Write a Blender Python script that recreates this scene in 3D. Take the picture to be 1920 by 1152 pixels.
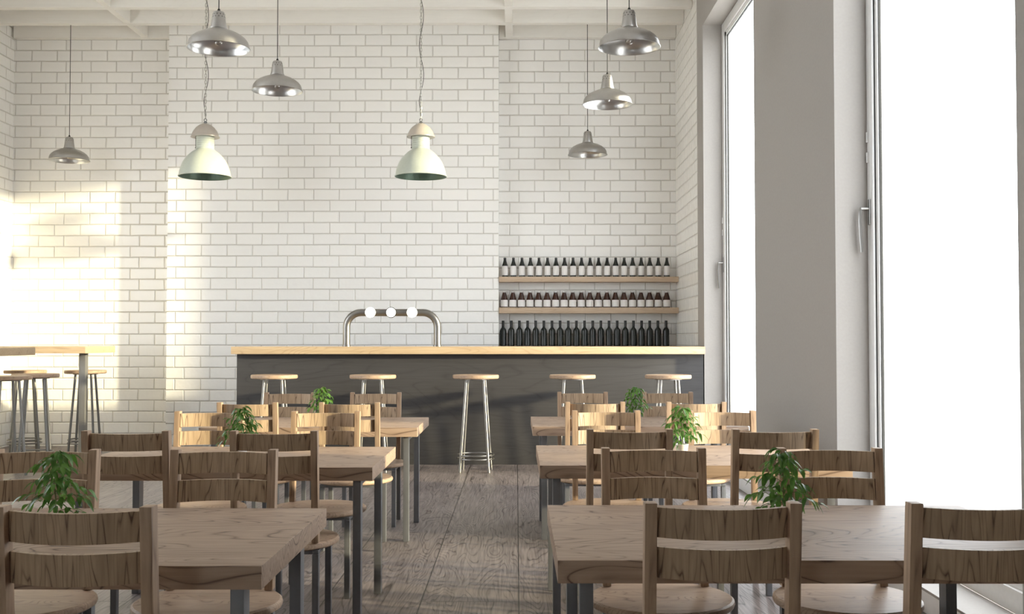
import bpy, bmesh, math, random
from mathutils import Vector, Matrix
for o in list(bpy.data.objects): bpy.data.objects.remove(o, do_unlink=True)
C = bpy.context.scene.collection
SC = bpy.context.scene
PI = math.pi

# ---------------------------------------------------------------- camera
F_PX = 2066.0
cam = bpy.data.cameras.new('camera'); cam.sensor_width = 36.0; cam.lens = F_PX * 36 / 1920
cam.clip_start = 0.05; cam.clip_end = 300
co = bpy.data.objects.new('camera', cam); C.objects.link(co)
co.location = (0, 0, 1.25)
co.rotation_euler = (math.radians(90 + 1.69), 0, math.atan(8 / F_PX))
SC.camera = co

# ---------------------------------------------------------------- light
w = bpy.data.worlds.new('sky'); SC.world = w; w.use_nodes = True
bg = w.node_tree.nodes['Background']
bg.inputs[0].default_value = (0.93, 0.96, 1.0, 1)
bg.inputs[1].default_value = 7.3
sun = bpy.data.lights.new('sun', 'SUN'); sun.energy = 12.0; sun.angle = math.radians(1.8)
sun.color = (1.0, 0.87, 0.57)
so = bpy.data.objects.new('sun', sun); C.objects.link(so); so.location = (12, 2, 6)
so.rotation_euler = Vector((-1, 0.315, -0.177)).to_track_quat('-Z', 'Y').to_euler()
SC.view_settings.view_transform = 'Standard'; SC.view_settings.look = 'None'
SC.view_settings.gamma = 1; SC.view_settings.use_curve_mapping = False
SC.view_settings.exposure = 0.0
SC.cycles.max_bounces = 12; SC.cycles.diffuse_bounces = 8; SC.cycles.transparent_max_bounces = 12

# ---------------------------------------------------------------- materials
def mat(name):
    m = bpy.data.materials.new(name); m.use_nodes = True
    nt = m.node_tree; b = nt.nodes['Principled BSDF']
    return m, nt, b
def N(nt, t, **k):
    n = nt.nodes.new(t)
    for a, v in k.items():
        if a.startswith('i_'): n.inputs[int(a[2:])].default_value = v
        else: setattr(n, a, v)
    return n
def plain(name, col, rough=0.5, metal=0.0, bump=0.0, bscale=40, spec=0.5, aniso=0):
    m, nt, b = mat(name)
    b.inputs['Base Color'].default_value = (*col, 1)
    b.inputs['Roughness'].default_value = rough; b.inputs['Metallic'].default_value = metal
    b.inputs['Specular IOR Level'].default_value = spec
    tc = N(nt, 'ShaderNodeTexCoord'); no = N(nt, 'ShaderNodeTexNoise')
    no.inputs['Scale'].default_value = bscale; no.inputs['Detail'].default_value = 4
    nt.links.new(tc.outputs['Object'], no.inputs['Vector'])
    hs = N(nt, 'ShaderNodeMixRGB', blend_type='MULTIPLY'); hs.inputs[0].default_value = 0.12
    hs.inputs[1].default_value = (*col, 1)
    nt.links.new(no.outputs['Fac'], hs.inputs[2]); nt.links.new(hs.outputs[0], b.inputs['Base Color'])
    if bump:
        bp = N(nt, 'ShaderNodeBump'); bp.inputs['Strength'].default_value = bump; bp.inputs['Distance'].default_value = 0.004
        nt.links.new(no.outputs['Fac'], bp.inputs['Height']); nt.links.new(bp.outputs[0], b.inputs['Normal'])
    return m
def wood(name, light, dark, axis='X', k=1.0, rings=9, rough=0.5, fib=0.5, line=0.5, distort=0.5, spec=0.3, st=0.28, stain=0.35):
    m, nt, b = mat(name); L = nt.links.new
    tc = N(nt, 'ShaderNodeTexCoord'); mp = N(nt, 'ShaderNodeMapping')
    s = {'X': (st, 1.5, 1.5), 'Y': (1.5, st, 1.5), 'Z': (1.5, 0.3, st)}[axis]
    mp.inputs['Scale'].default_value = tuple(v * k for v in s)
    mp.inputs['Location'].default_value = (3.1, 1.7, 2.3)
    L(tc.outputs['Object'], mp.inputs['Vector'])
    n1 = N(nt, 'ShaderNodeTexNoise'); n1.inputs['Scale'].default_value = 1.6; n1.inputs['Detail'].default_value = 2.2
    n1.inputs['Roughness'].default_value = 0.42; n1.inputs['Distortion'].default_value = distort
    L(mp.outputs[0], n1.inputs['Vector'])
    mu = N(nt, 'ShaderNodeMath', operation='MULTIPLY'); mu.inputs[1].default_value = rings * 3.2
    L(n1.outputs['Fac'], mu.inputs[0])
    fr = N(nt, 'ShaderNodeMath', operation='FRACT'); L(mu.outputs[0], fr.inputs[0])
    r1 = N(nt, 'ShaderNodeValToRGB'); e = r1.color_ramp.elements
    e[0].position = 0.0; e[0].color = (1, 1, 1, 1); e[1].position = 1.0; e[1].color = (1, 1, 1, 1)
    for p_, c_ in ((0.08, 0.32), (0.22, 0.07), (0.6, 0.0), (0.88, 0.15), (0.965, 0.7)):
        a = e.new(p_); a.color = (c_, c_, c_, 1)
    L(fr.outputs[0], r1.inputs[0])
    # fine fibres
    mp2 = N(nt, 'ShaderNodeMapping')
    s2 = {'X': (3, 90, 90), 'Y': (90, 3, 90), 'Z': (90, 90, 3)}[axis]
    mp2.inputs['Scale'].default_value = s2; L(tc.outputs['Object'], mp2.inputs['Vector'])
    n2 = N(nt, 'ShaderNodeTexNoise'); n2.inputs['Scale'].default_value = 1.0; n2.inputs['Detail'].default_value = 3
    L(mp2.outputs[0], n2.inputs['Vector'])
    r2 = N(nt, 'ShaderNodeValToRGB'); r2.color_ramp.elements[0].position = 0.35; r2.color_ramp.elements[1].position = 0.7
    L(n2.outputs['Fac'], r2.inputs[0])
    # broad stains
    n3 = N(nt, 'ShaderNodeTexNoise'); n3.inputs['Scale'].default_value = 3.5; n3.inputs['Detail'].default_value = 3
    L(mp.outputs[0], n3.inputs['Vector'])
    # the growth lines fade in and out along the board
    r3 = N(nt, 'ShaderNodeValToRGB'); r3.color_ramp.elements[0].position = 0.36; r3.color_ramp.elements[0].color = (.25, .25, .25, 1); r3.color_ramp.elements[1].position = 0.66
    n4 = N(nt, 'ShaderNodeTexNoise'); n4.inputs['Scale'].default_value = 6; n4.inputs['Detail'].default_value = 2; L(mp.outputs[0], n4.inputs['Vector']); L(n4.outputs['Fac'], r3.inputs[0])
    mA0 = N(nt, 'ShaderNodeMath', operation='MULTIPLY'); L(r1.outputs[0], mA0.inputs[0]); L(r3.outputs[0], mA0.inputs[1])
    mA = N(nt, 'ShaderNodeMath', operation='MULTIPLY'); mA.inputs[1].default_value = line*1.35; L(mA0.outputs[0], mA.inputs[0])
    mB = N(nt, 'ShaderNodeMath', operation='MULTIPLY_ADD'); mB.inputs[1].default_value = fib * 0.5; L(r2.outputs[0], mB.inputs[0]); L(mA.outputs[0], mB.inputs[2])
    mC = N(nt, 'ShaderNodeMath', operation='MULTIPLY_ADD'); mC.inputs[1].default_value = stain; L(n3.outputs['Fac'], mC.inputs[0]); L(mB.outputs[0], mC.inputs[2])
    mx = N(nt, 'ShaderNodeMixRGB'); mx.use_clamp = True
    mx.inputs[1].default_value = (*light, 1); mx.inputs[2].default_value = (*dark, 1)
    L(mC.outputs[0], mx.inputs[0]); L(mx.outputs[0], b.inputs['Base Color'])
    b.inputs['Roughness'].default_value = rough; b.inputs['Specular IOR Level'].default_value = spec
    bp = N(nt, 'ShaderNodeBump'); bp.inputs['Strength'].default_value = 0.25; bp.inputs['Distance'].default_value = 0.002; bp.invert = True
    L(mC.outputs[0], bp.inputs['Height']); L(bp.outputs[0], b.inputs['Normal'])
    return m, nt, b, mx
OAK_L = (0.62, 0.47, 0.33); OAK_D = (0.24, 0.155, 0.10)
M = {}
M['table'] = wood('oak_table', (0.45, 0.325, 0.235), (0.13, 0.08, 0.055), 'X', 1.35, 14, 0.5, 0.5, 0.72, 0.3, st=0.42)[0]
M['slat'] = wood('oak_slat', (0.50, 0.365, 0.24), (0.12, 0.072, 0.045), 'Z', 6.0, 7, 0.5, 0.5, 0.7, 0.1, st=0.09)[0]
M['post'] = wood('oak_post', (0.48, 0.34, 0.23), (0.15, 0.09, 0.06), 'Z', 5.0, 5, 0.5, 0.6, 0.5, 0.2, st=0.08)[0]
M['seat'] = wood('oak_seat', (0.50, 0.36, 0.25), (0.18, 0.11, 0.075), 'X', 2.6, 12, 0.45, 0.5, 0.5, 0.5)[0]
M['counter'] = wood('oak_counter', (0.58, 0.44, 0.28), (0.32, 0.21, 0.12), 'X', 1.4, 8, 0.45, 0.6, 0.4, 0.5)[0]
M['shelf'] = wood('oak_shelf', (0.58, 0.45, 0.33), (0.33, 0.23, 0.15), 'X', 1.6, 8, 0.5, 0.5, 0.3, 0.5)[0]
M['charcoal'] = wood('charcoal_panel', (0.055, 0.052, 0.052), (0.03, 0.028, 0.028), 'X', 1.0, 6, 0.55, 0.6, 0.4, 0.4, 0.3)[0]
M['ceil'] = wood('white_painted_timber', (0.86, 0.84, 0.80), (0.72, 0.69, 0.65), 'X', 1.2, 5, 0.6, 0.3, 0.12, 0.4)[0]
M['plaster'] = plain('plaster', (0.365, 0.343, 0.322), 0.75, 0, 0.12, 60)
M['ceiling'] = plain('ceiling_paint', (0.86, 0.85, 0.82), 0.8)
M['pvc'] = plain('white_frame', (0.82, 0.82, 0.82), 0.3)
M['gasket'] = plain('black_gasket', (0.02, 0.02, 0.02), 0.6)
M['steel'] = plain('brushed_steel', (0.28, 0.27, 0.26), 0.36, 1.0)
M['steel_dark'] = plain('grey_steel_leg', (0.17, 0.172, 0.18), 0.4, 0.3)
M['steel_hazed'] = plain('hazed_grey_steel', (0.21, 0.205, 0.20), 0.4, 0.4)  # lighter grey puts distance haze into the high-table and left stool legs
M['lamp_metal'] = plain('spun_grey_metal', (0.47, 0.455, 0.44), 0.36, 1.0)
M['lamp_in'] = plain('lamp_inner_metal', (0.60, 0.60, 0.60), 0.3, 1.0)
M['enamel'] = plain('pale_green_enamel', (0.50, 0.535, 0.47), 0.3)
M['enamel_cap'] = plain('greige_enamel', (0.52, 0.47, 0.42), 0.33, 0.25)
M['patina'] = plain('mottled_green_inner', (0.10, 0.16, 0.12), 0.4, 0.3, 0.3, 60)
M['black'] = plain('black_rubber', (0.015, 0.014, 0.013), 0.5)
M['paper'] = plain('label_paper', (0.80, 0.78, 0.77), 0.7)
M['ceramic'] = plain('white_ceramic', (0.85, 0.84, 0.82), 0.25)
M['soil'] = plain('soil', (0.05, 0.035, 0.025), 0.9, 0, 0.5, 120)
M['stem'] = plain('plant_stem', (0.16, 0.17, 0.06), 0.6)
M['chain'] = plain('chain_steel', (0.45, 0.44, 0.40), 0.35, 1.0)
M['ground'] = plain('pale_paving', (0.75, 0.74, 0.72), 0.8)
def bottle_glass(name, col):
    m, nt, b = mat(name)
    b.inputs['Base Color'].default_value = (*col, 1); b.inputs['Roughness'].default_value = 0.08
    b.inputs['Specular IOR Level'].default_value = 0.35
    return m
M['glass_dark'] = bottle_glass('dark_bottle_glass', (0.018, 0.02, 0.018))
M['glass_brown'] = bottle_glass('brown_bottle_glass', (0.045, 0.018, 0.012))
m, nt, b = mat('leaf'); M['leaf'] = m
b.inputs['Roughness'].default_value = 0.35
tc = N(nt, 'ShaderNodeTexCoord'); no = N(nt, 'ShaderNodeTexNoise'); no.inputs['Scale'].default_value = 30
nt.links.new(tc.outputs['Object'], no.inputs['Vector'])
rp = N(nt, 'ShaderNodeValToRGB'); rp.color_ramp.elements[0].position = .35; rp.color_ramp.elements[1].position = .65
rp.color_ramp.elements[0].color = (0.05, 0.13, 0.02, 1); rp.color_ramp.elements[1].color = (0.13, 0.27, 0.05, 1)
nt.links.new(no.outputs['Fac'], rp.inputs[0]); nt.links.new(rp.outputs[0], b.inputs['Base Color'])
tr = N(nt, 'ShaderNodeBsdfTranslucent'); nt.links.new(rp.outputs[0], tr.inputs[0])
ms = N(nt, 'ShaderNodeMixShader'); ms.inputs[0].default_value = 0.35
nt.links.new(b.outputs[0], ms.inputs[1]); nt.links.new(tr.outputs[0], ms.inputs[2])
nt.links.new(ms.outputs[0], nt.nodes['Material Output'].inputs[0])
m, nt, b = mat('window_glass'); M['glass'] = m
t_ = N(nt, 'ShaderNodeBsdfTransparent'); t_.inputs[0].default_value = (0.97, 0.98, 0.98, 1)
g_ = N(nt, 'ShaderNodeBsdfGlossy'); g_.inputs['Roughness'].default_value = 0.02
ms = N(nt, 'ShaderNodeMixShader'); ms.inputs[0].default_value = 0.07
nt.links.new(t_.outputs[0], ms.inputs[1]); nt.links.new(g_.outputs[0], ms.inputs[2])
nt.links.new(ms.outputs[0], nt.nodes['Material Output'].inputs[0])
m, nt, b = mat('bulb_glass'); M['bulb'] = m
t_ = N(nt, 'ShaderNodeBsdfTransparent'); t_.inputs[0].default_value = (0.9, 0.88, 0.85, 1)
g_ = N(nt, 'ShaderNodeBsdfGlossy'); g_.inputs['Roughness'].default_value = 0.05
ms = N(nt, 'ShaderNodeMixShader'); ms.inputs[0].default_value = 0.25
nt.links.new(t_.outputs[0], ms.inputs[1]); nt.links.new(g_.outputs[0], ms.inputs[2])
nt.links.new(ms.outputs[0], nt.nodes['Material Output'].inputs[0])
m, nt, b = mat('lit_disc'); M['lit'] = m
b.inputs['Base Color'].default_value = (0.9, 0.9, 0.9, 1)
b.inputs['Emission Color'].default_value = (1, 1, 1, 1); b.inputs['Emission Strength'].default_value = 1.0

def brick(name, horiz):
    m, nt, b = mat(name); L = nt.links.new
    tc = N(nt, 'ShaderNodeTexCoord'); sp = N(nt, 'ShaderNodeSeparateXYZ'); cb = N(nt, 'ShaderNodeCombineXYZ')
    L(tc.outputs['Object'], sp.inputs[0])
    ax = N(nt, 'ShaderNodeMath', operation='ADD'); ax.inputs[1].default_value = 0.0746 if horiz == 'X' else 0.06
    az = N(nt, 'ShaderNodeMath', operation='ADD'); az.inputs[1].default_value = -0.0185
    L(sp.outputs[horiz], ax.inputs[0]); L(sp.outputs['Z'], az.inputs[0])
    L(ax.outputs[0], cb.inputs[0]); L(az.outputs[0], cb.inputs[1])
    # slight hand-laid wobble
    wn = N(nt, 'ShaderNodeTexNoise'); wn.inputs['Scale'].default_value = 3.0; L(tc.outputs['Object'], wn.inputs['Vector'])
    wm = N(nt, 'ShaderNodeVectorMath', operation='MULTIPLY_ADD'); wm.inputs[1].default_value = (0.012, 0.003, 0)
    L(wn.outputs['Color'], wm.inputs[0]); L(cb.outputs[0], wm.inputs[2])
    def br(ms, sm):
        t = N(nt, 'ShaderNodeTexBrick'); t.offset = 0.634; t.squash = 1.0
        t.inputs['Scale'].default_value = 1.0; t.inputs['Brick Width'].default_value = 0.298; t.inputs['Row Height'].default_value = 0.1295
        t.inputs['Mortar Size'].default_value = ms; t.inputs['Mortar Smooth'].default_value = sm; t.inputs['Bias'].default_value = 0
        L(wm.outputs[0], t.inputs['Vector']); return t
    t = br(0.0036, 0.3)
    t.inputs['Color1'].default_value = (0.90, 0.89, 0.865, 1); t.inputs['Color2'].default_value = (0.87, 0.86, 0.84, 1)
    t.inputs['Mortar'].default_value = (0.57, 0.54, 0.50, 1)
    L(t.outputs['Color'], b.inputs['Base Color'])
    t2 = br(0.012, 1.0)
    n2 = N(nt, 'ShaderNodeTexNoise'); n2.inputs['Scale'].default_value = 9.0; n2.inputs['Detail'].default_value = 2.0
    L(tc.outputs['Object'], n2.inputs['Vector'])
    mh = N(nt, 'ShaderNodeMath', operation='MULTIPLY_ADD'); mh.inputs[1].default_value = -1.0
    nm = N(nt, 'ShaderNodeMath', operation='MULTIPLY'); nm.inputs[1].default_value = 0.7
    L(n2.outputs['Fac'], nm.inputs[0]); L(t2.outputs['Fac'], mh.inputs[0]); L(nm.outputs[0], mh.inputs[2])
    bp = N(nt, 'ShaderNodeBump'); bp.inputs['Strength'].default_value = 0.8; bp.inputs['Distance'].default_value = 0.008
    L(mh.outputs[0], bp.inputs['Height']); L(bp.outputs[0], b.inputs['Normal'])
    rr = N(nt, 'ShaderNodeMath', operation='MULTIPLY_ADD'); rr.inputs[1].default_value = 0.5; rr.inputs[2].default_value = 0.22
    L(t.outputs['Fac'], rr.inputs[0]); L(rr.outputs[0], b.inputs['Roughness'])
    return m
M['brick_x'] = brick('white_glazed_brick', 'X'); M['brick_y'] = brick('white_glazed_brick_side', 'Y')

# floor: very wide weathered boards running away from the camera
m, nt, b, mx = wood('weathered_boards', (0.30, 0.252, 0.235), (0.036, 0.027, 0.025), 'Y', 1.9, 9, 0.42, 0.8, 0.5, 0.3, 0.42, st=0.22, stain=0.5)
M['floor'] = m; L = nt.links.new
tc = [n for n in nt.nodes if n.type == 'TEX_COORD'][0]
mp = [n for n in nt.nodes if n.type == 'MAPPING'][0]
sp = N(nt, 'ShaderNodeSeparateXYZ'); cb = N(nt, 'ShaderNodeCombineXYZ'); L(tc.outputs['Object'], sp.inputs[0])
a1 = N(nt, 'ShaderNodeMath', operation='ADD'); a1.inputs[1].default_value = -0.02; L(sp.outputs['Y'], a1.inputs[0])
a2 = N(nt, 'ShaderNodeMath', operation='ADD'); a2.inputs[1].default_value = -0.012 + 0.466 * 20; L(sp.outputs['X'], a2.inputs[0])
L(a1.outputs[0], cb.inputs[0]); L(a2.outputs[0], cb.inputs[1])
tb = N(nt, 'ShaderNodeTexBrick'); tb.offset = 0.53
for k_, v_ in (('Scale', 1), ('Brick Width', 5.27), ('Row Height', 0.466), ('Mortar Size', 0.0032), ('Mortar Smooth', 0.1), ('Bias', 0)): tb.inputs[k_].default_value = v_
tb.inputs['Color1'].default_value = (0, 0, 0, 1); tb.inputs['Color2'].default_value = (1, 1, 1, 1); tb.inputs['Mortar'].default_value = (0.5, .5, .5, 1)
L(cb.outputs[0], tb.inputs['Vector'])
# shift the grain per board
vm = N(nt, 'ShaderNodeVectorMath', operation='MULTIPLY_ADD'); vm.inputs[1].default_value = (3.7, 9.1, 2.3)
L(tb.outputs['Color'], vm.inputs[0]); L(tc.outputs['Object'], vm.inputs[2])
for l in list(mp.inputs['Vector'].links): nt.links.remove(l)
L(vm.outputs[0], mp.inputs['Vector'])
mg = N(nt, 'ShaderNodeMixRGB'); mg.inputs[2].default_value = (0.012, 0.008, 0.006, 1)
L(tb.outputs['Fac'], mg.inputs[0]); L(mx.outputs[0], mg.inputs[1]); L(mg.outputs[0], b.inputs['Base Color'])

# ---------------------------------------------------------------- mesh helpers
def new(): return bmesh.new()
def bx(bm, x0, x1, y0, y1, z0, z1, bev=0.0, mi=0):
    t = bmesh.new()
    v = [t.verts.new(p) for p in ((x0,y0,z0),(x1,y0,z0),(x1,y1,z0),(x0,y1,z0),(x0,y0,z1),(x1,y0,z1),(x1,y1,z1),(x0,y1,z1))]
    for f in ((3,2,1,0),(4,5,6,7),(0,1,5,4),(1,2,6,5),(2,3,7,6),(3,0,4,7)): t.faces.new([v[i] for i in f])
    if bev: bmesh.ops.bevel(t, geom=t.edges[:], offset=bev, segments=2, profile=0.7, affect='EDGES')
    merge(bm, t, mi)
def merge(bm, t, mi=0, mtx=None):
    if mtx is not None: t.transform(mtx)
    mp = {}
    for v in t.verts: mp[v] = bm.verts.new(v.co)
    for f in t.faces:
        try: nf = bm.faces.new([mp[v] for v in f.verts])
        except ValueError: continue
        nf.material_index = mi; nf.smooth = True
    t.free()
def lathe(bm, prof, seg=32, c=(0,0,0), mi=0, mtx=None):
    t = bmesh.new(); rings = []
    for r, z in prof:
        if r < 1e-6: rings.append([t.verts.new((0,0,z))])
        else: rings.append([t.verts.new((r*math.cos(2*PI*i/seg), r*math.sin(2*PI*i/seg), z)) for i in range(seg)])
    for a, b in zip(rings, rings[1:]):
        if len(a) == 1 and len(b) == 1: continue
        for i in range(seg):
            j = (i+1) % seg
            if len(a) == 1: t.faces.new((a[0], b[j], b[i])) if False else t.faces.new((a[0], b[i], b[j]))
            elif len(b) == 1: t.faces.new((a[i], b[0], a[j]))
            else: t.faces.new((a[i], b[i], b[j], a[j]))
    bmesh.ops.recalc_face_normals(t, faces=t.faces[:])
    merge(bm, t, mi, Matrix.Translation(c) @ (mtx if mtx is not None else Matrix.Identity(4)))
def tube(bm, pts, r, seg=10, mi=0, r2=None, closed=False, caps=True):
    t = bmesh.new(); P = [Vector(p) for p in pts]; n = len(P); rings = []
    d0 = (P[1]-P[0]).normalized(); up = Vector((0,0,1)) if abs(d0.z) < .9 else Vector((1,0,0))
    nrm = d0.cross(up).normalized()
    for i, p in enumerate(P):
        if closed: d = (P[(i+1)%n]-P[i-1]).normalized()
        elif i == 0: d = d0
        elif i == n-1: d = (P[-1]-P[-2]).normalized()
        else: d = ((P[i+1]-p).normalized()+(p-P[i-1]).normalized()).normalized()
        nrm = (nrm - d*nrm.dot(d)).normalized(); bn = d.cross(nrm)
        rr = r if r2 is None else r + (r2-r)*i/(n-1)
        rings.append([t.verts.new(p + (nrm*math.cos(2*PI*k/seg) + bn*math.sin(2*PI*k/seg))*rr) for k in range(seg)])
    m = n if closed else n-1
    for i in range(m):
        a, b = rings[i], rings[(i+1)%n]
        for k in range(seg): t.faces.new((a[k], a[(k+1)%seg], b[(k+1)%seg], b[k]))
    if caps and not closed:
        t.faces.new(rings[0][::-1]); t.faces.new(rings[-1])
    bmesh.ops.recalc_face_normals(t, faces=t.faces[:])
    merge(bm, t, mi)
def beam(bm, p0, p1, wx, wy, mi=0, bev=0.002):
    "a square post whose two ends are level"
    t = bmesh.new(); v = []
    for p in (p0, p1):
        for sx, sy in ((-1,-1),(1,-1),(1,1),(-1,1)): v.append(t.verts.new((p[0]+sx*wx/2, p[1]+sy*wy/2, p[2])))
    for f in ((3,2,1,0),(4,5,6,7),(0,1,5,4),(1,2,6,5),(2,3,7,6),(3,0,4,7)): t.faces.new([v[i] for i in f])
    if bev: bmesh.ops.bevel(t, geom=t.edges[:], offset=bev, segments=2, profile=.7, affect='EDGES')
    bmesh.ops.recalc_face_normals(t, faces=t.faces[:])
    merge(bm, t, mi)
def obj(name, bm, mats, parent=None, loc=None, angle=35):
    me = bpy.data.meshes.new(name); bm.to_mesh(me); bm.free()
    for m_ in (mats if isinstance(mats, (list, tuple)) else [mats]): me.materials.append(m_)
    me.set_sharp_from_angle(angle=math.radians(angle))
    o = bpy.data.objects.new(name, me); C.objects.link(o)
    if parent: o.parent = parent
    if loc: o.location = loc
    return o
def empty(name, loc=(0,0,0), rz=0):
    o = bpy.data.objects.new(name, None); o.empty_display_size = 0.1; C.objects.link(o)
    o.location = loc; o.rotation_euler = (0,0,rz); return o
def tag(o, label, cat, group=None, kind=None):
    o['label'] = label; o['category'] = cat
    if group: o['group'] = group
    if kind: o['kind'] = kind
    return o
def struct(o): o['kind'] = 'structure'; return o
def dup(o, parent=None):
    c = o.copy(); C.objects.link(c); c.parent = parent
    for ch in list(o.children): dup(ch, c)
    return c
def place(proto, used, loc, rz=0):
    o = proto if not used else dup(proto)
    o.location = loc; o.rotation_euler = (0, 0, rz); return o

# ---------------------------------------------------------------- the room
XW = 1.88; XO = 2.12; YB = 12.95; YC = 12.75; XL = -5.95; YF = -3.2; ZC = 5.02
fl = new(); bx(fl, XL, XW, YF, YB, -0.1, 0.0); struct(obj('floor', fl, M['floor']))
ce = new(); bx(ce, XL-.2, XO, YF-.2, YB+.2, ZC, ZC+.15); struct(obj('ceiling', ce, M['ceiling']))
wb = new(); bx(wb, XL-.2, XO, YB, YB+.25, -.1, ZC); bx(wb, -4.051, -0.204, YC, YB, 0, ZC)
struct(obj('wall_back', wb, M['brick_x']))
LW_FILL = (4.6, 9.4, 0.95, 4.42)                                  # added opening in the left wall, outside the picture, for fill light
wl = new()
for a_ in ((YF, LW_FILL[0], -.1, ZC), (LW_FILL[1], YB, -.1, ZC), (LW_FILL[0], LW_FILL[1], -.1, LW_FILL[2]-.02), (LW_FILL[0], LW_FILL[1], LW_FILL[3], ZC)): bx(wl, XL-.24, XL, *a_)
struct(obj('wall_left', wl, M['brick_y']))
FW_FILL = (-3.0, -1.6, 1.0, 3.2)                                   # opening added behind the camera to brighten the faces turned to it
wf = new()
for a_ in ((XL-.24, FW_FILL[0], -.1, ZC), (FW_FILL[1], XO, -.1, ZC), (FW_FILL[0], FW_FILL[1], -.1, FW_FILL[2]-.02), (FW_FILL[0], FW_FILL[1], FW_FILL[3], ZC)): bx(wf, a_[0], a_[1], YF-.24, YF, a_[2], a_[3])
struct(obj('wall_front', wf, M['ceiling']))
WIN = [(8.671, 11.03), (4.127, 6.484)]
ZS, ZH = 0.11, 4.42
XR = 2.07                                                     # plane of the frames, at the back of the reveal
wr = new(); yc = 11.40
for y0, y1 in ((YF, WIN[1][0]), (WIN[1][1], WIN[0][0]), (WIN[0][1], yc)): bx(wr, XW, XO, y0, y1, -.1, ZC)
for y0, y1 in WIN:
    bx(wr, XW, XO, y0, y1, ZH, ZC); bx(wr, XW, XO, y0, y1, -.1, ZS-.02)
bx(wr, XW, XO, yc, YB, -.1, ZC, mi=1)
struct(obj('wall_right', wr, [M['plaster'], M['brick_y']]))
bb = new(); 
for y0, y1 in ((YF, yc-.4),): bx(bb, XW-.014, XW-.001, y0, y1, 0.001, ZS-.012, .004)
struct(obj('baseboard_right', bb, M['pvc']))
g = new(); bx(g, -60, 60, -60, 70, -.3, -.16); struct(obj('ground', g, M['ground']))

def window(n, width, H, loc, rz=0, detail=True):
    w0 = struct(empty('window_%d' % n, loc, rz)); ZS = loc[2]
    hy = width/2; fw = 0.10
    f = new()
    for a, c in ((-hy, -hy+fw), (hy-fw, hy)): bx(f, 0.0, 0.05, a, c, 0, H, .004)
    bx(f, 0.0, 0.05, -hy+fw, hy-fw, 0, fw, .004); bx(f, 0.0, 0.05, -hy+fw, hy-fw, H-fw, H, .004)
    # inner sash, set back, with a step between
    q = fw+.012
    obj('window_frame', f, M['pvc'], w0)
    s = new()
    for a, c in ((-hy+fw, -hy+q+.03), (hy-q-.03, hy-fw)): bx(s, 0.018, 0.047, a, c, fw, H-fw, .002)
    bx(s, 0.018, 0.047, -hy+fw, hy-fw, fw, q+.03, .002); bx(s, 0.018, 0.047, -hy+fw, hy-fw, H-q-.03, H-fw, .002)
    obj('sash', s, M['pvc'], w0)
    k = new()
    for a, c in ((-hy+q+.03, -hy+q+.038), (hy-q-.038, hy-q-.03)): bx(k, 0.026, 0.04, a, c, q+.03, H-q-.03)
    bx(k, 0.026, 0.04, -hy+q+.03, hy-q-.03, q+.03, q+.038); bx(k, 0.026, 0.04, -hy+q+.03, hy-q-.03, H-q-.038, H-q-.03)
    for a, c in ((-hy+fw-.001, -hy+fw+.003), (hy-fw-.003, hy-fw+.001)): bx(k, 0.012, 0.0185, a, c, fw, H-fw)
    obj('gasket', k, M['gasket'], w0)
    p = new(); bx(p, 0.031, 0.035, -hy+q+.036, hy-q-.036, q+.036, H-q-.036); obj('pane', p, M['glass'], w0)
    s = new(); bx(s, -XR+XW-.012, 0.0, -hy+.002, hy-.002, -.019, 0.0, .004); obj('window_sill', s, M['plaster'], w0)
    if not detail: return w0
    # lever handle on the far stile
    h = empty('handle'); h.parent = w0; h.location = (0, hy-.05, 1.995-ZS)
    r = new()
    bx(r, -.010, -.0005, -.014, .014, -.075, .075, .004); obj('rosette', r, M['steel'], h)
    l = new(); tube(l, [(-.008, 0, .02), (-.055, 0, .02)], .010, 12)
    tube(l, [(-.05, 0, .024), (-.058, 0, .005), (-.061, 0, -.05), (-.058, 0, -.12), (-.052, 0, -.2), (-.05, 0, -.235)], .0095, 10)
    obj('lever', l, M['steel'], h)
    for zz in (2.32, 2.44):
        c = new(); tube(c, [(-.004, 0, -.03), (-.004, 0, .03)], .007, 10); bx(c, -.004, -.0005, -.012, .012, -.03, .03, .001)
        obj('catch', c, M['pvc'], w0, (0, hy-.02, zz-ZS))
    return w0
for i, (a, c) in enumerate(WIN): window(i+1, c-a, ZH-ZS, (XR, (a+c)/2, ZS))
window(3, LW_FILL[1]-LW_FILL[0], LW_FILL[3]-LW_FILL[2], (XL-.19, (LW_FILL[0]+LW_FILL[1])/2, LW_FILL[2]), PI, False)  # invented unseen window, lets in extra sky light for the centre wall
window(4, FW_FILL[1]-FW_FILL[0], FW_FILL[3]-FW_FILL[2], ((FW_FILL[0]+FW_FILL[1])/2, YF-.19, FW_FILL[2]), -PI/2, False)  # small made-up window out of view, lifts the chair and table fronts

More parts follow.
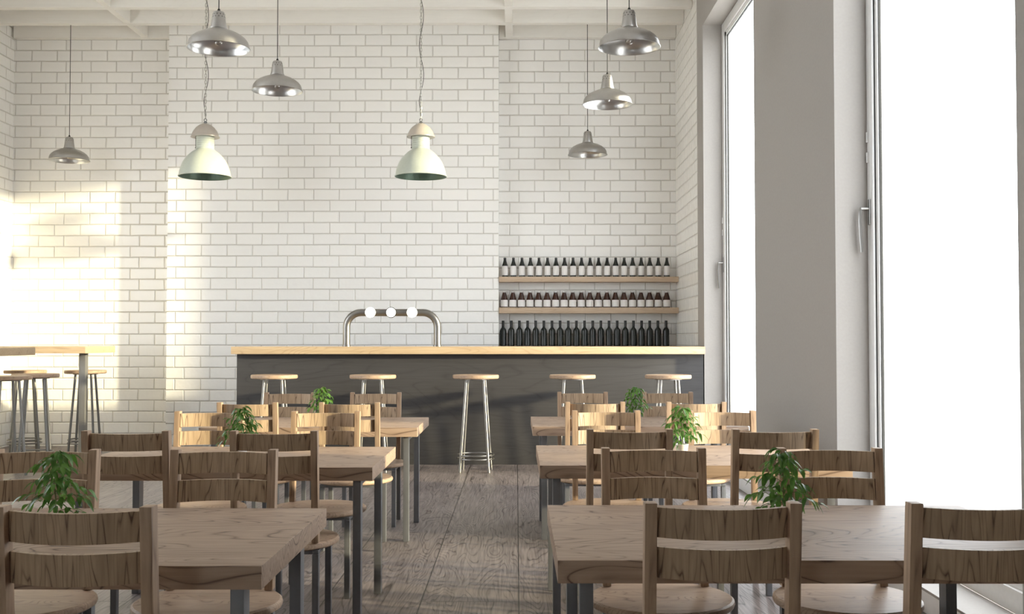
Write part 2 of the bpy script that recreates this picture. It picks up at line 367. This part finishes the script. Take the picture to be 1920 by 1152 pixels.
# ---------------------------------------------------------------- ceiling timbers
ZB = 4.80
bn = ['closest to the back wall, cut off by the brick breast', 'one bay in front of the back wall', 'two bays in front of the back wall', 'just above the picture, three bays from the back wall', 'above the picture, four bays from the back wall']
for i in range(5):
    yb = 12.948 - .595*i
    root = None
    if i == 0:
        t = empty('ceiling_beam', (0, yb-.05, ZB))
        for a, c in ((XL+.03, -4.053), (-0.202, XW-.002)):
            q = new(); bx(q, a, c, -.05, .05, 0, ZC-ZB-.001, .012); obj('timber', q, M['ceil'], t)
    else:
        q = new(); bx(q, XL+.002, XW-.002, -.05, .05, 0, ZC-ZB-.001, .010); t = obj('ceiling_beam', q, M['ceil'], None, (0, yb-.05, ZB))
    tag(t, 'white painted ceiling beam ' + bn[i], 'beam', 'white ceiling beams')
for s, (xc, wd) in enumerate(((-4.37, .075), (-0.083, .085))):
    for i in range(4):
        yb = 12.948 - .595*i
        q = new(); bx(q, -wd/2, wd/2, -.2465, .2465, 0, ZC-ZB-.003, .004)
        t = obj('ceiling_joist_block', q, M['ceil'], None, (xc, yb-.1-.2475, ZB+.002))
        tag(t, 'short white timber block between beams, %s line, %s' % (('left', 'right')[s], ('bay at the back wall', 'second bay from the back wall', 'third bay from the back wall', 'fourth bay, above the picture')[i]), 'timber block', 'short blocks between the ceiling beams')

# ---------------------------------------------------------------- bar
t = tag(empty('bar_counter', (-0.463, 11.3, 0)), 'long bar counter with charcoal wood-grain front along the back wall', 'bar counter')
q = new(); bx(q, -2.337, 2.334, -.26, -.235, 0.001, 1.103, .002); obj('front_panel', q, M['charcoal'], t)
for xa in (-2.337, 2.309):
    q = new(); bx(q, xa, xa+.025, -.234, .26, 0.001, 1.103, .002); obj('end_panel', q, M['charcoal'], t)
q = new(); bx(q, -2.31, 2.307, -.234, .26, .55, .575, .002); obj('inner_shelf', q, M['shelf'], t)
q = new(); bx(q, -2.374, 2.338, -.35, .36, 0, .074, .004)
tag(obj('bar_countertop', q, M['counter'], None, (-0.463, 11.3, 1.1045)), 'thick pale oak worktop lying on the charcoal bar', 'countertop')
ZT = 1.1045+.074
# beer tap arch
t = tag(empty('beer_tap_tower', (-1.276, 11.3, ZT+.0005)), 'arched brushed steel beer tower with three round white discs on the bar', 'beer tap')
q = new(); hw = .466; R = .15; zt = .347; pts = [(-hw, 0, 0.004)]
for k in range(9):
    a = PI - k*PI/2/8; pts.append((-hw+R+R*math.cos(a), 0, zt-R+R*math.sin(a)))
for k in range(9):
    a = PI/2 - k*PI/2/8; pts.append((hw-R+R*math.cos(a), 0, zt-R+R*math.sin(a)))
pts.append((hw, 0, 0.004)); tube(q, pts, .037, 24); obj('pipe', q, M['steel'], t)
for s in (-1, 1):
    q = new(); lathe(q, [(0,0),(.044,0),(.044,.008),(.040,.014),(.040,.019),(.0375,.022),(0,.022)], 28); obj('base_collar', q, M['steel'], t, (s*hw, 0, 0))
for j, xx in enumerate((-.214, -.003, .212)):
    RX = Matrix.Rotation(PI/2, 4, 'X')
    q = new(); lathe(q, [(0,0),(.052,0),(.055,.004),(.055,.018),(.052,.022),(0,.022)], 32, mtx=RX)
    d = obj('medallion', q, M['black'] if j == 1 else M['steel'], t, (xx, -.036, zt))
    q = new(); rr = .0485 if j == 1 else .054; lathe(q, [(0,0),(rr,0),(rr,.003),(0,.003)], 32, mtx=RX); obj('white_face', q, M['lit'], d, (0, -.0222, 0))

# ---------------------------------------------------------------- shelves and bottles
sx0, sx1 = -0.2, XW-.003
for zt_, zb_, nm in ((1.977, 1.917, 'upper oak wall shelf carrying the tall labelled beer bottles'), (1.620, 1.553, 'lower oak wall shelf carrying the stubby labelled bottles'), (1.173, 1.12, 'oak shelf behind the bar carrying the dark wine bottles')):
    q = new(); hx = (sx1-sx0)/2; bx(q, -hx, hx, -.11, .108, 0, zt_-zb_, .003)
    tag(obj('wall_shelf', q, M['shelf'], None, ((sx0+sx1)/2, YB-.11, zb_)), nm, 'shelf', 'oak shelves in the right recess')
def lerp_label(r, z0, z1, seg=24):
    q = new(); lathe(q, [(r, z0), (r+.0006, z0), (r+.0006, z1), (r, z1)], seg); return q
def beer():
    q = new(); lathe(q, [(0,0),(.030,0),(.034,.004),(.034,.135),(.031,.146),(.0235,.165),(.018,.187),(.0145,.212),(.0145,.218),(0,.218)], 24)
    o = obj('beer_bottle', q, M['glass_dark'])
    obj('label_sticker', lerp_label(.0342, .021, .130), M['paper'], o)
    q = new(); lathe(q, [(.0147,.212),(.0165,.213),(.0158,.224),(.012,.228),(0,.228)], 20); obj('crown_cap', q, M['black'], o)
    return o
def stubby():
    q = new(); lathe(q, [(0,0),(.037,0),(.0415,.004),(.0415,.092),(.040,.102),(.033,.128),(.0255,.155),(.020,.172),(.020,.178),(0,.178)], 24)
    o = obj('swing_top_bottle', q, M['glass_brown'])
    obj('label_sticker', lerp_label(.0417, .012, .090), M['paper'], o)
    q = new(); lathe(q, [(.0145,.178),(.017,.179),(.017,.188),(.010,.193),(0,.193)], 16); obj('stopper', q, M['ceramic'], o)
    q = new()
    tube(q, [(-.0245,0,.158),(-.028,0,.172),(-.022,0,.186),(0,0,.194),(.022,0,.186),(.028,0,.172),(.0245,0,.158)], .0022, 6); obj('wire_bail', q, M['chain'], o)
    return o
def wine():
    q = new(); lathe(q, [(0,0),(.032,0),(.0365,.005),(.0365,.175),(.0345,.190),(.028,.203),(.019,.212),(.0155,.222),(.0145,.23),(.0145,.285),(0,.285)], 28)
    o = obj('wine_bottle', q, M['glass_dark'])
    q = new(); lathe(q, [(.0148,.232),(.0155,.232),(.0158,.292),(.0145,.297),(0,.297)], 20); obj('capsule', q, M['black'], o)
    return o
ORD = ['first', 'second', 'third', 'fourth', 'fifth', 'sixth', 'seventh', 'eighth', 'ninth', 'tenth', 'eleventh', 'twelfth', 'thirteenth', 'fourteenth', 'fifteenth', 'sixteenth', 'seventeenth', 'eighteenth', 'nineteenth', 'twentieth', 'twenty-first']
YBT = 12.85
def px2x(px, Y): return (px-968.0)*Y/2066.0
for mk, n, p0, p1, z, txt, grp in (
    (beer, 20, 946.7, 1250.6, 1.977, 'tall dark beer bottle with white label, %s from the left on the upper shelf', 'beer bottles on the upper shelf'),
    (stubby, 20, 945.6, 1250.0, 1.620, 'stubby brown bottle with white label, %s from the left on the lower shelf', 'stubby bottles on the lower shelf'),
    (wine, 21, 943.3, 1248.7, 1.173, 'dark unlabelled wine bottle, %s from the left in the row behind the bar', 'wine bottles behind the bar')):
    proto = mk(); random.seed(n)
    for i in range(n):
        o = place(proto, i > 0, (px2x(p0+(p1-p0)*i/(n-1), YBT), YBT, z+.0005))
        tag(o, txt % ORD[i], 'bottle', grp)

# ---------------------------------------------------------------- stools
def stool(legmat):
    t = empty('bar_stool')
    q = new(); lathe(q, [(0,.878),(.212,.878),(.219,.884),(.220,.892),(.220,.906),(.215,.914),(0,.916)], 56); obj('seat', q, M['seat'], t)
    q = new(); lathe(q, [(0,.868),(.13,.868),(.13,.8775),(0,.8775)], 32); obj('seat_plate', q, legmat, t)
    for sx in (-1, 1):
        for sy in (-1, 1):
            q = new(); tube(q, [(sx*.082, sy*.082, .868), (sx*.137, sy*.137, 0.001)], .0125, 14); obj('leg', q, legmat, t)
    for zz in (.157, .122):
        k = .137 - (.055*zz/.868); rr = k*1.414+.012-.02
        q = new(); tube(q, [(rr*math.cos(a*2*PI/40), rr*math.sin(a*2*PI/40), zz) for a in range(40)], .0075, 8, closed=True); obj('foot_ring', q, legmat, t)
    return t
st = stool(M['steel'])
for i, (x, rz, l) in enumerate(((-2.305, .06, 'leftmost'), (-1.365, .03, 'second from the left'), (-.386, -.06, 'standing free in mid bar'), (.535, 0, 'second from the right'), (1.444, .04, 'rightmost'))):
    o = place(st, i > 0, (x, 10.50, 0), rz)
    tag(o, 'round oak bar stool on steel legs at the charcoal bar, %s%s' % (l, '' if 'mid' in l else ' one'), 'stool', 'bar stools along the charcoal bar')
st2 = stool(M['steel_hazed'])
for i, (x, y, rz, l) in enumerate(((-4.70, 10.77, .3, 'in front of the far high table'), (-4.72, 12.07, .1, 'behind the far high table, at its right end'), (-5.38, 12.07, .5, 'behind the far high table, towards the left wall'), (-4.70, 10.16, .75, 'behind the near high table, at the picture edge'))):
    o = place(st2, i > 0, (x, y, 0), rz)
    tag(o, 'round oak stool on grey legs ' + l, 'stool', 'stools at the high tables')

# ---------------------------------------------------------------- high tables
def hightable():
    t = empty('high_table'); q = new(); bx(q, -1.5, 0, -.415, .415, 1.109, 1.179, .004); obj('tabletop', q, M['counter'], t)
    for xx in (-.147-.0325, -1.3):
        q = new(); bx(q, xx-.0325, xx+.0325, -.04, .04, .007, 1.1085, .002); bx(q, xx-.05, xx+.05, -.25, .25, 0.001, .0075, .002); obj('leg', q, M['steel_hazed'], t)
    return t
ht = hightable()
for i, (y, l) in enumerate(((11.585, 'the far one by the back wall'), (9.595, 'the near one, cut by the left picture edge'))):
    tag(place(ht, i > 0, (-4.372, y, 0)), 'high oak table on square steel legs, ' + l, 'table', 'high tables by the left wall')

# ---------------------------------------------------------------- dining tables
def table():
    t = empty('dining_table'); q = new(); bx(q, -.67, .67, -.45, .45, .653, .710, .003); obj('tabletop', q, M['table'], t)
    for sx in (-1, 1):
        for sy in (-1, 1):
            q = new(); bx(q, sx*.595-.017, sx*.595+.017, sy*.355-.029, sy*.355+.029, 0.001, .652, .002); obj('leg', q, M['steel_dark'], t)
    for sx in (-1, 1):
        q = new(); bx(q, sx*.595-.017, sx*.595+.017, -.325, .325, .625, .652, .002); obj('rail', q, M['steel_dark'], t)
    return t
TX = {'left': -1.277, 'right': .771}
TY = {'left': (3.092, 5.115, 7.215), 'right': (3.163, 5.192, 7.288)}
ROW = ('front row', 'middle row', 'back row')
proto = table(); used = False
for side in ('left', 'right'):
    for r in range(3):
        o = place(proto, used, (TX[side], TY[side][r], 0)); used = True
        tag(o, 'oak dining table with dark steel legs, %s of the %s of the aisle' % (ROW[r], side), 'table', 'oak dining tables')
        o['label'] = 'oak dining table with steel legs, %s, %s of the aisle' % (ROW[r], side)

# ---------------------------------------------------------------- chairs
def chair():
    t = empty('dining_chair')
    q = new(); lathe(q, [(0,.392),(.222,.392),(.232,.398),(.235,.406),(.233,.415),(.226,.420),(0,.421)], 56); obj('seat', q, M['seat'], t)
    def py(z): return -.150 - .040*(z-.42)/.46
    for sx in (-1, 1):
        q = new(); beam(q, (sx*.1635, py(.421), .4215), (sx*.1635, py(.88), .88), .028, .042, bev=.003); obj('back_post', q, M['post'], t)
    for z0, z1 in ((.799, .868), (.706, .777)):
        t_ = bmesh.new(); n = 20; th = .007; W = .1497; rows = []
        for i in range(n+1):
            u = -1+2*i/n; x = u*W; c = -.047*(1-u*u)
            nx = Vector((1, -2*-.047*u/W*1, 0)); nx = Vector((1, .094*u/W, 0)).normalized(); nn = Vector((-nx.y, nx.x, 0))
            vs = []
            for s, z in ((-1, z0), (1, z0), (1, z1), (-1, z1)):
                p = Vector((x, py(z)+.010+c, z)) + nn*th*s
                vs.append(t_.verts.new(p))
            rows.append(vs)
        for a, b in zip(rows, rows[1:]):
            for k in range(4): t_.faces.new((a[k], a[(k+1)%4], b[(k+1)%4], b[k]))
        t_.faces.new(rows[0]); t_.faces.new(rows[-1])
        bmesh.ops.recalc_face_normals(t_, faces=t_.faces[:])
        q = new(); merge(q, t_); obj('back_slat', q, M['slat'], t)
    for sx in (-1, 1):
        for sy in (-1, 1):
            q = new(); bx(q, sx*.165-.013, sx*.165+.013, sy*.152-.017, sy*.152+.017, 0.001, .3755, .002); obj('leg', q, M['steel_dark'], t)
    q = new()
    for s in (-1, 1):
        bx(q, -.152, .152, s*.152-.012, s*.152+.012, .376, .3915, .001); bx(q, s*.165-.012, s*.165+.012, -.164, .164, .376, .3915, .001)
    obj('seat_frame', q, M['steel_dark'], t)
    return t
CH = []
for side, xs in (('left', (-1.583, -.982)), ('right', (.468, 1.068))):
    ny = {'left': (2.46, 4.48, 6.50), 'right': (2.52, 4.567, 6.56)}[side]
    fy = {'left': (3.72, 5.70, 7.72), 'right': (3.78, 5.763, 7.80)}[side]
    for r in range(3):
        for j, x in enumerate(xs):
            which = ('left-hand', 'right-hand')[j]
            if not (side == 'left' and r == 0 and j == 0):
                CH.append((x, ny[r]+.19, 0, side, r, which, 'camera side'))
            CH.append((x, fy[r]-.19, PI, side, r, which, 'bar side'))
proto = chair()
for i, (x, y, rz, side, r, which, where) in enumerate(CH):
    o = place(proto, i > 0, (x, y, 0), rz)
    tag(o, '%s oak slat-back chair on the %s of the %s %s table' % (which, where, ROW[r].replace(' row', '-row'), side), 'chair', 'slat-back chairs at the dining tables')

# ---------------------------------------------------------------- plants
def leafpatch(bm, p, d, length, width, droop, roll):
    d = d.normalized(); side = d.cross(Vector((0,0,1)))
    if side.length < .05: side = Vector((1,0,0))
    side.normalize(); side = Matrix.Rotation(roll, 3, d) @ side
    n = 5; rows = []
    for i in range(n+1):
        u = i/n; wd = width*.5*math.sin(PI*min(1, u*.96+.02))**.8*(1-.35*u)
        c = p + d*length*u + Vector((0,0,-1))*droop*length*u*u
        up = side.cross(d).normalized()
        rows.append([bm.verts.new(c - side*wd + up*wd*.3), bm.verts.new(c), bm.verts.new(c + side*wd + up*wd*.3)])
    for a, b in zip(rows, rows[1:]):
        for k in range(2):
            f = bm.faces.new((a[k], a[k+1], b[k+1], b[k])); f.smooth = True
def plant(seed):
    rnd = random.Random(seed)
    t = empty('potted_plant')
    q = new(); lathe(q, [(0,0),(.022,0),(.024,.002),(.030,.044),(.0315,.046),(.0315,.050),(.029,.050),(.028,.041),(0,.040)], 32); obj('pot', q, M['ceramic'], t)
    q = new(); lathe(q, [(0,.0405),(.0272,.0405),(.02,.043),(0,.044)], 20); obj('soil', q, M['soil'], t)
    q = new(); fo = new()
    stems = []
    main = [Vector((0,0,.04)), Vector((.003,.002,.09)), Vector((-.002,-.002,.14)), Vector((.006,.0,.19)), Vector((.010,.002,.225))]
    tube(q, main, .0022, 7, r2=.001)
    nb = 24
    for b in range(nb):
        u = b/(nb-1); z = .058 + .165*u
        k = min(3, int((z-.04)/.045)); a_ = main[k]; b_ = main[k+1]; f_ = max(0, min(1, (z-a_.z)/(b_.z-a_.z))); base = a_.lerp(b_, f_)
        ang = b*2.4 + rnd.uniform(-.4, .4)
        ln = (.082*(1-u)**.8 + .024)*rnd.uniform(.75, 1.15)
        rise = rnd.uniform(.15, .6)
        dirn = Vector((math.cos(ang), math.sin(ang), rise)).normalized()
        e1 = base + dirn*ln*.55; e2 = base + dirn*ln + Vector((0,0,-ln*.28))
        tube(q, [base, e1, e2], .0011, 5, r2=.0006)
        nl = 6 if u < .8 else 5
        for j in range(nl):
            v = (j+1)/nl; p = base.lerp(e1, v*2) if v < .5 else e1.lerp(e2, (v-.5)*2)
            aa = ang + (1 if j % 2 else -1)*rnd.uniform(.4, 1.3) if j < nl-1 else ang
            ld = Vector((math.cos(aa), math.sin(aa), rnd.uniform(-.7, .15)))
            leafpatch(fo, p, ld, rnd.uniform(.026, .037), rnd.uniform(.016, .021), rnd.uniform(.3, .9), rnd.uniform(-.5, .5))
    obj('stem', q, M['stem'], t); obj('foliage', fo, M['leaf'], t)
    return t
pl = plant(4); used = False
for side in ('left', 'right'):
    for r in range(3):
        o = place(pl, used, (TX[side]+(-.01, .005, .01)[r] , TY[side][r]-.01, .7105), (0, 1.2, 2.2, 3.6, 4.4, 5.3)[r+(3 if side == 'right' else 0)]); used = True
        tag(o, 'small leafy green plant in white pot on the %s table %s of the aisle' % (ROW[r].replace(' row', '-row'), side), 'plant', 'potted plants on the dining tables')

# ---------------------------------------------------------------- pendant lamps
def pendantA(ztop):
    "spun metal reflector; origin at the rim centre; ztop = cord length above the rim"
    t = empty('pendant_lamp')
    q = new()
    out = [(.2195,0),(.222,.002),(.2215,.006),(.2155,.010),(.212,.034),(.206,.052),(.190,.074),(.165,.094),(.130,.113),(.095,.127),(.066,.137),(.060,.142)]
    inn = [(.058,.139),(.066,.1345),(.095,.1245),(.130,.1105),(.165,.0915),(.188,.072),(.2035,.051),(.2095,.034),(.213,.009),(.2195,0)]
    lathe(q, out, 64, mi=0); lathe(q, inn, 64, mi=1)
    obj('lamp_shade', q, [M['lamp_metal'], M['lamp_in']], t)
    q = new(); lathe(q, [(.058,.1395),(.061,.1425),(.061,.149),(.056,.1515),(.0555,.158),(.0425,.252),(.037,.264),(.022,.270),(0,.271)], 40)
    cap = obj('lamp_cap', q, M['lamp_metal'], t)
    q = new()
    for i in range(12):
        for zz, ph in ((.244, 0), (.226, .5)):
            if i % 1 == 0:
                r_ = .0425 + (.252-zz)*.138; a = (i+ph)*2*PI/12
                lathe(q, [(0,.0006),(.0034,.0006),(.0034,-.002),(0,-.002)], 10, mtx=Matrix.Rotation(a, 4, 'Z') @ Matrix.Translation((r_, 0, zz)) @ Matrix.Rotation(PI/2-.14, 4, 'Y'))
    obj('vent_holes', q, M['black'], cap)
    q = new(); lathe(q, [(0,.271),(.010,.271),(.011,.276),(.008,.286),(.004,.290),(0,.290)], 16); obj('cord_grip', q, M['black'], t)
    q = new(); lathe(q, [(0,.138),(.021,.138),(.021,.095),(.017,.09),(0,.09)], 20); so_ = obj('bulb_socket', q, M['black'], t)
    q = new(); lathe(q, [(0,.022),(.014,.024),(.026,.034),(.031,.05),(.028,.066),(.018,.082),(.0155,.0895),(0,.0895)], 24); obj('bulb', q, M['bulb'], t)
    return t
def add_cord(t, h):
    q = new(); tube(q, [(0,0,.288), (0,0,h)], .0035, 8); obj('cord', q, M['black'], t)
pa = None
LA = [(-2.125, 7.8, 3.325, 'large grey metal pendant lamp hanging nearest on the left', ZC),
      (-2.108, 9.65, 3.44, 'grey metal pendant lamp behind and right of the big left one', ZC),
      (-5.029, 12.32, 3.26, 'small grey metal pendant lamp alone in the left recess', ZB),
      (.806, 7.8, 3.33, 'large grey metal pendant lamp hanging nearest on the right', ZC),
      (.803, 9.65, 3.315, 'bright grey pendant lamp in the middle of the right-hand row', ZC),
      (.802, 12.32, 3.32, 'small grey pendant lamp lowest in view on the right, before the recess', ZB)]
pa = pendantA(0); made = []
for i, (x, y, z, l, zc) in enumerate(LA):
    o = place(pa, i > 0, (x, y, z)); made.append((o, zc-z))
    tag(o, l, 'lamp', 'grey metal reflector pendant lamps')
for o, h in made: add_cord(o, h-.0005)
def pendantB(h):
    t = empty('bell_pendant_lamp')
    q = new()
    out = [(.266,0),(.270,.003),(.269,.009),(.261,.014),(.257,.046),(.246,.090),(.224,.146),(.200,.184),(.172,.218),(.140,.250),(.108,.273),(.094,.284),(.091,.292)]
    inn = [(.088,.288),(.104,.270),(.137,.247),(.169,.215),(.197,.181),(.221,.143),(.243,.088),(.254,.045),(.258,.012),(.266,0)]
    lathe(q, out, 64, mi=0); lathe(q, inn, 64, mi=1); obj('lamp_shade', q, [M['enamel'], M['patina']], t)
    q = new(); prof = [(.088,.289),(.0935,.293),(.0935,.299),(.090,.302)]
    for k in range(5):
        z = .310+.022*k; prof += [(.090, z), (.0925, z+.004), (.0925, z+.009), (.090, z+.013)]
    prof += [(.090,.43),(0,.43)]
    lathe(q, prof, 40); obj('neck', q, M['enamel'], t)
    q = new(); lathe(q, [(.091,.424),(.140,.411),(.146,.410),(.146,.418),(.140,.424),(.133,.446),(.118,.478),(.092,.512),(.060,.537),(.036,.549),(.014,.555),(0,.556)], 48); obj('top_dome', q, M['enamel_cap'], t)
    q = new(); bx(q, -.012, .012, -.006, .006, .556, .578, .003)
    tube(q, [(.014*math.cos(a*PI/8), 0, .590+.014*math.sin(a*PI/8)) for a in range(16)], .004, 8, closed=True)
    tube(q, [(-.018,0,.566),(.018,0,.566)], .005, 8); obj('hook', q, M['steel_dark'], t)
    q = new(); tube(q, [(-.098,0,.300),(-.098,0,.42)], .003, 6); bx(q, -.104, -.090, -.004, .004, .296, .306, .001); obj('side_clip', q, M['black'], t)
    q = new(); z = .604; k = 0
    while z < h-.02:
        pts = []
        for a in range(16):
            an = a*PI/8; dx = .0085*math.cos(an); dz = .0085*math.sin(an) + (.011 if math.sin(an) > 0 else -.011)
            ang = .35 if k % 2 else PI/2+.35
            pts.append((dx*math.cos(ang), dx*math.sin(ang), z+.012+dz))
        tube(q, pts, .0028, 6, closed=True); z += .0335; k += 1
    obj('chain', q, M['chain'], t)
    q = new(); pts = []; n = 44
    for i in range(n+1):
        u = i/n; zz = .598+(h-.598)*u; sw = math.sin(u*PI)*.5
        pts.append((.026*math.sin(u*PI*4.6+PI)*min(1, u*7+.05)*(1-.3*u)+.004, .006*math.sin(u*9), zz))
    tube(q, pts, .0032, 7); obj('power_cable', q, M['black'], t)
    return t
pb = pendantB((ZC-2.962-.001)/1.022)
for i, x in enumerate((-3.28, -1.005)):
    o = place(pb, i > 0, (x, 11.55, 2.962)); o.scale = (1.022,)*3
    tag(o, 'pale green enamel bell pendant on a chain, ' + ('left of the pair' if i == 0 else 'right of the pair, above the bar'), 'lamp', 'enamel bell pendant lamps')
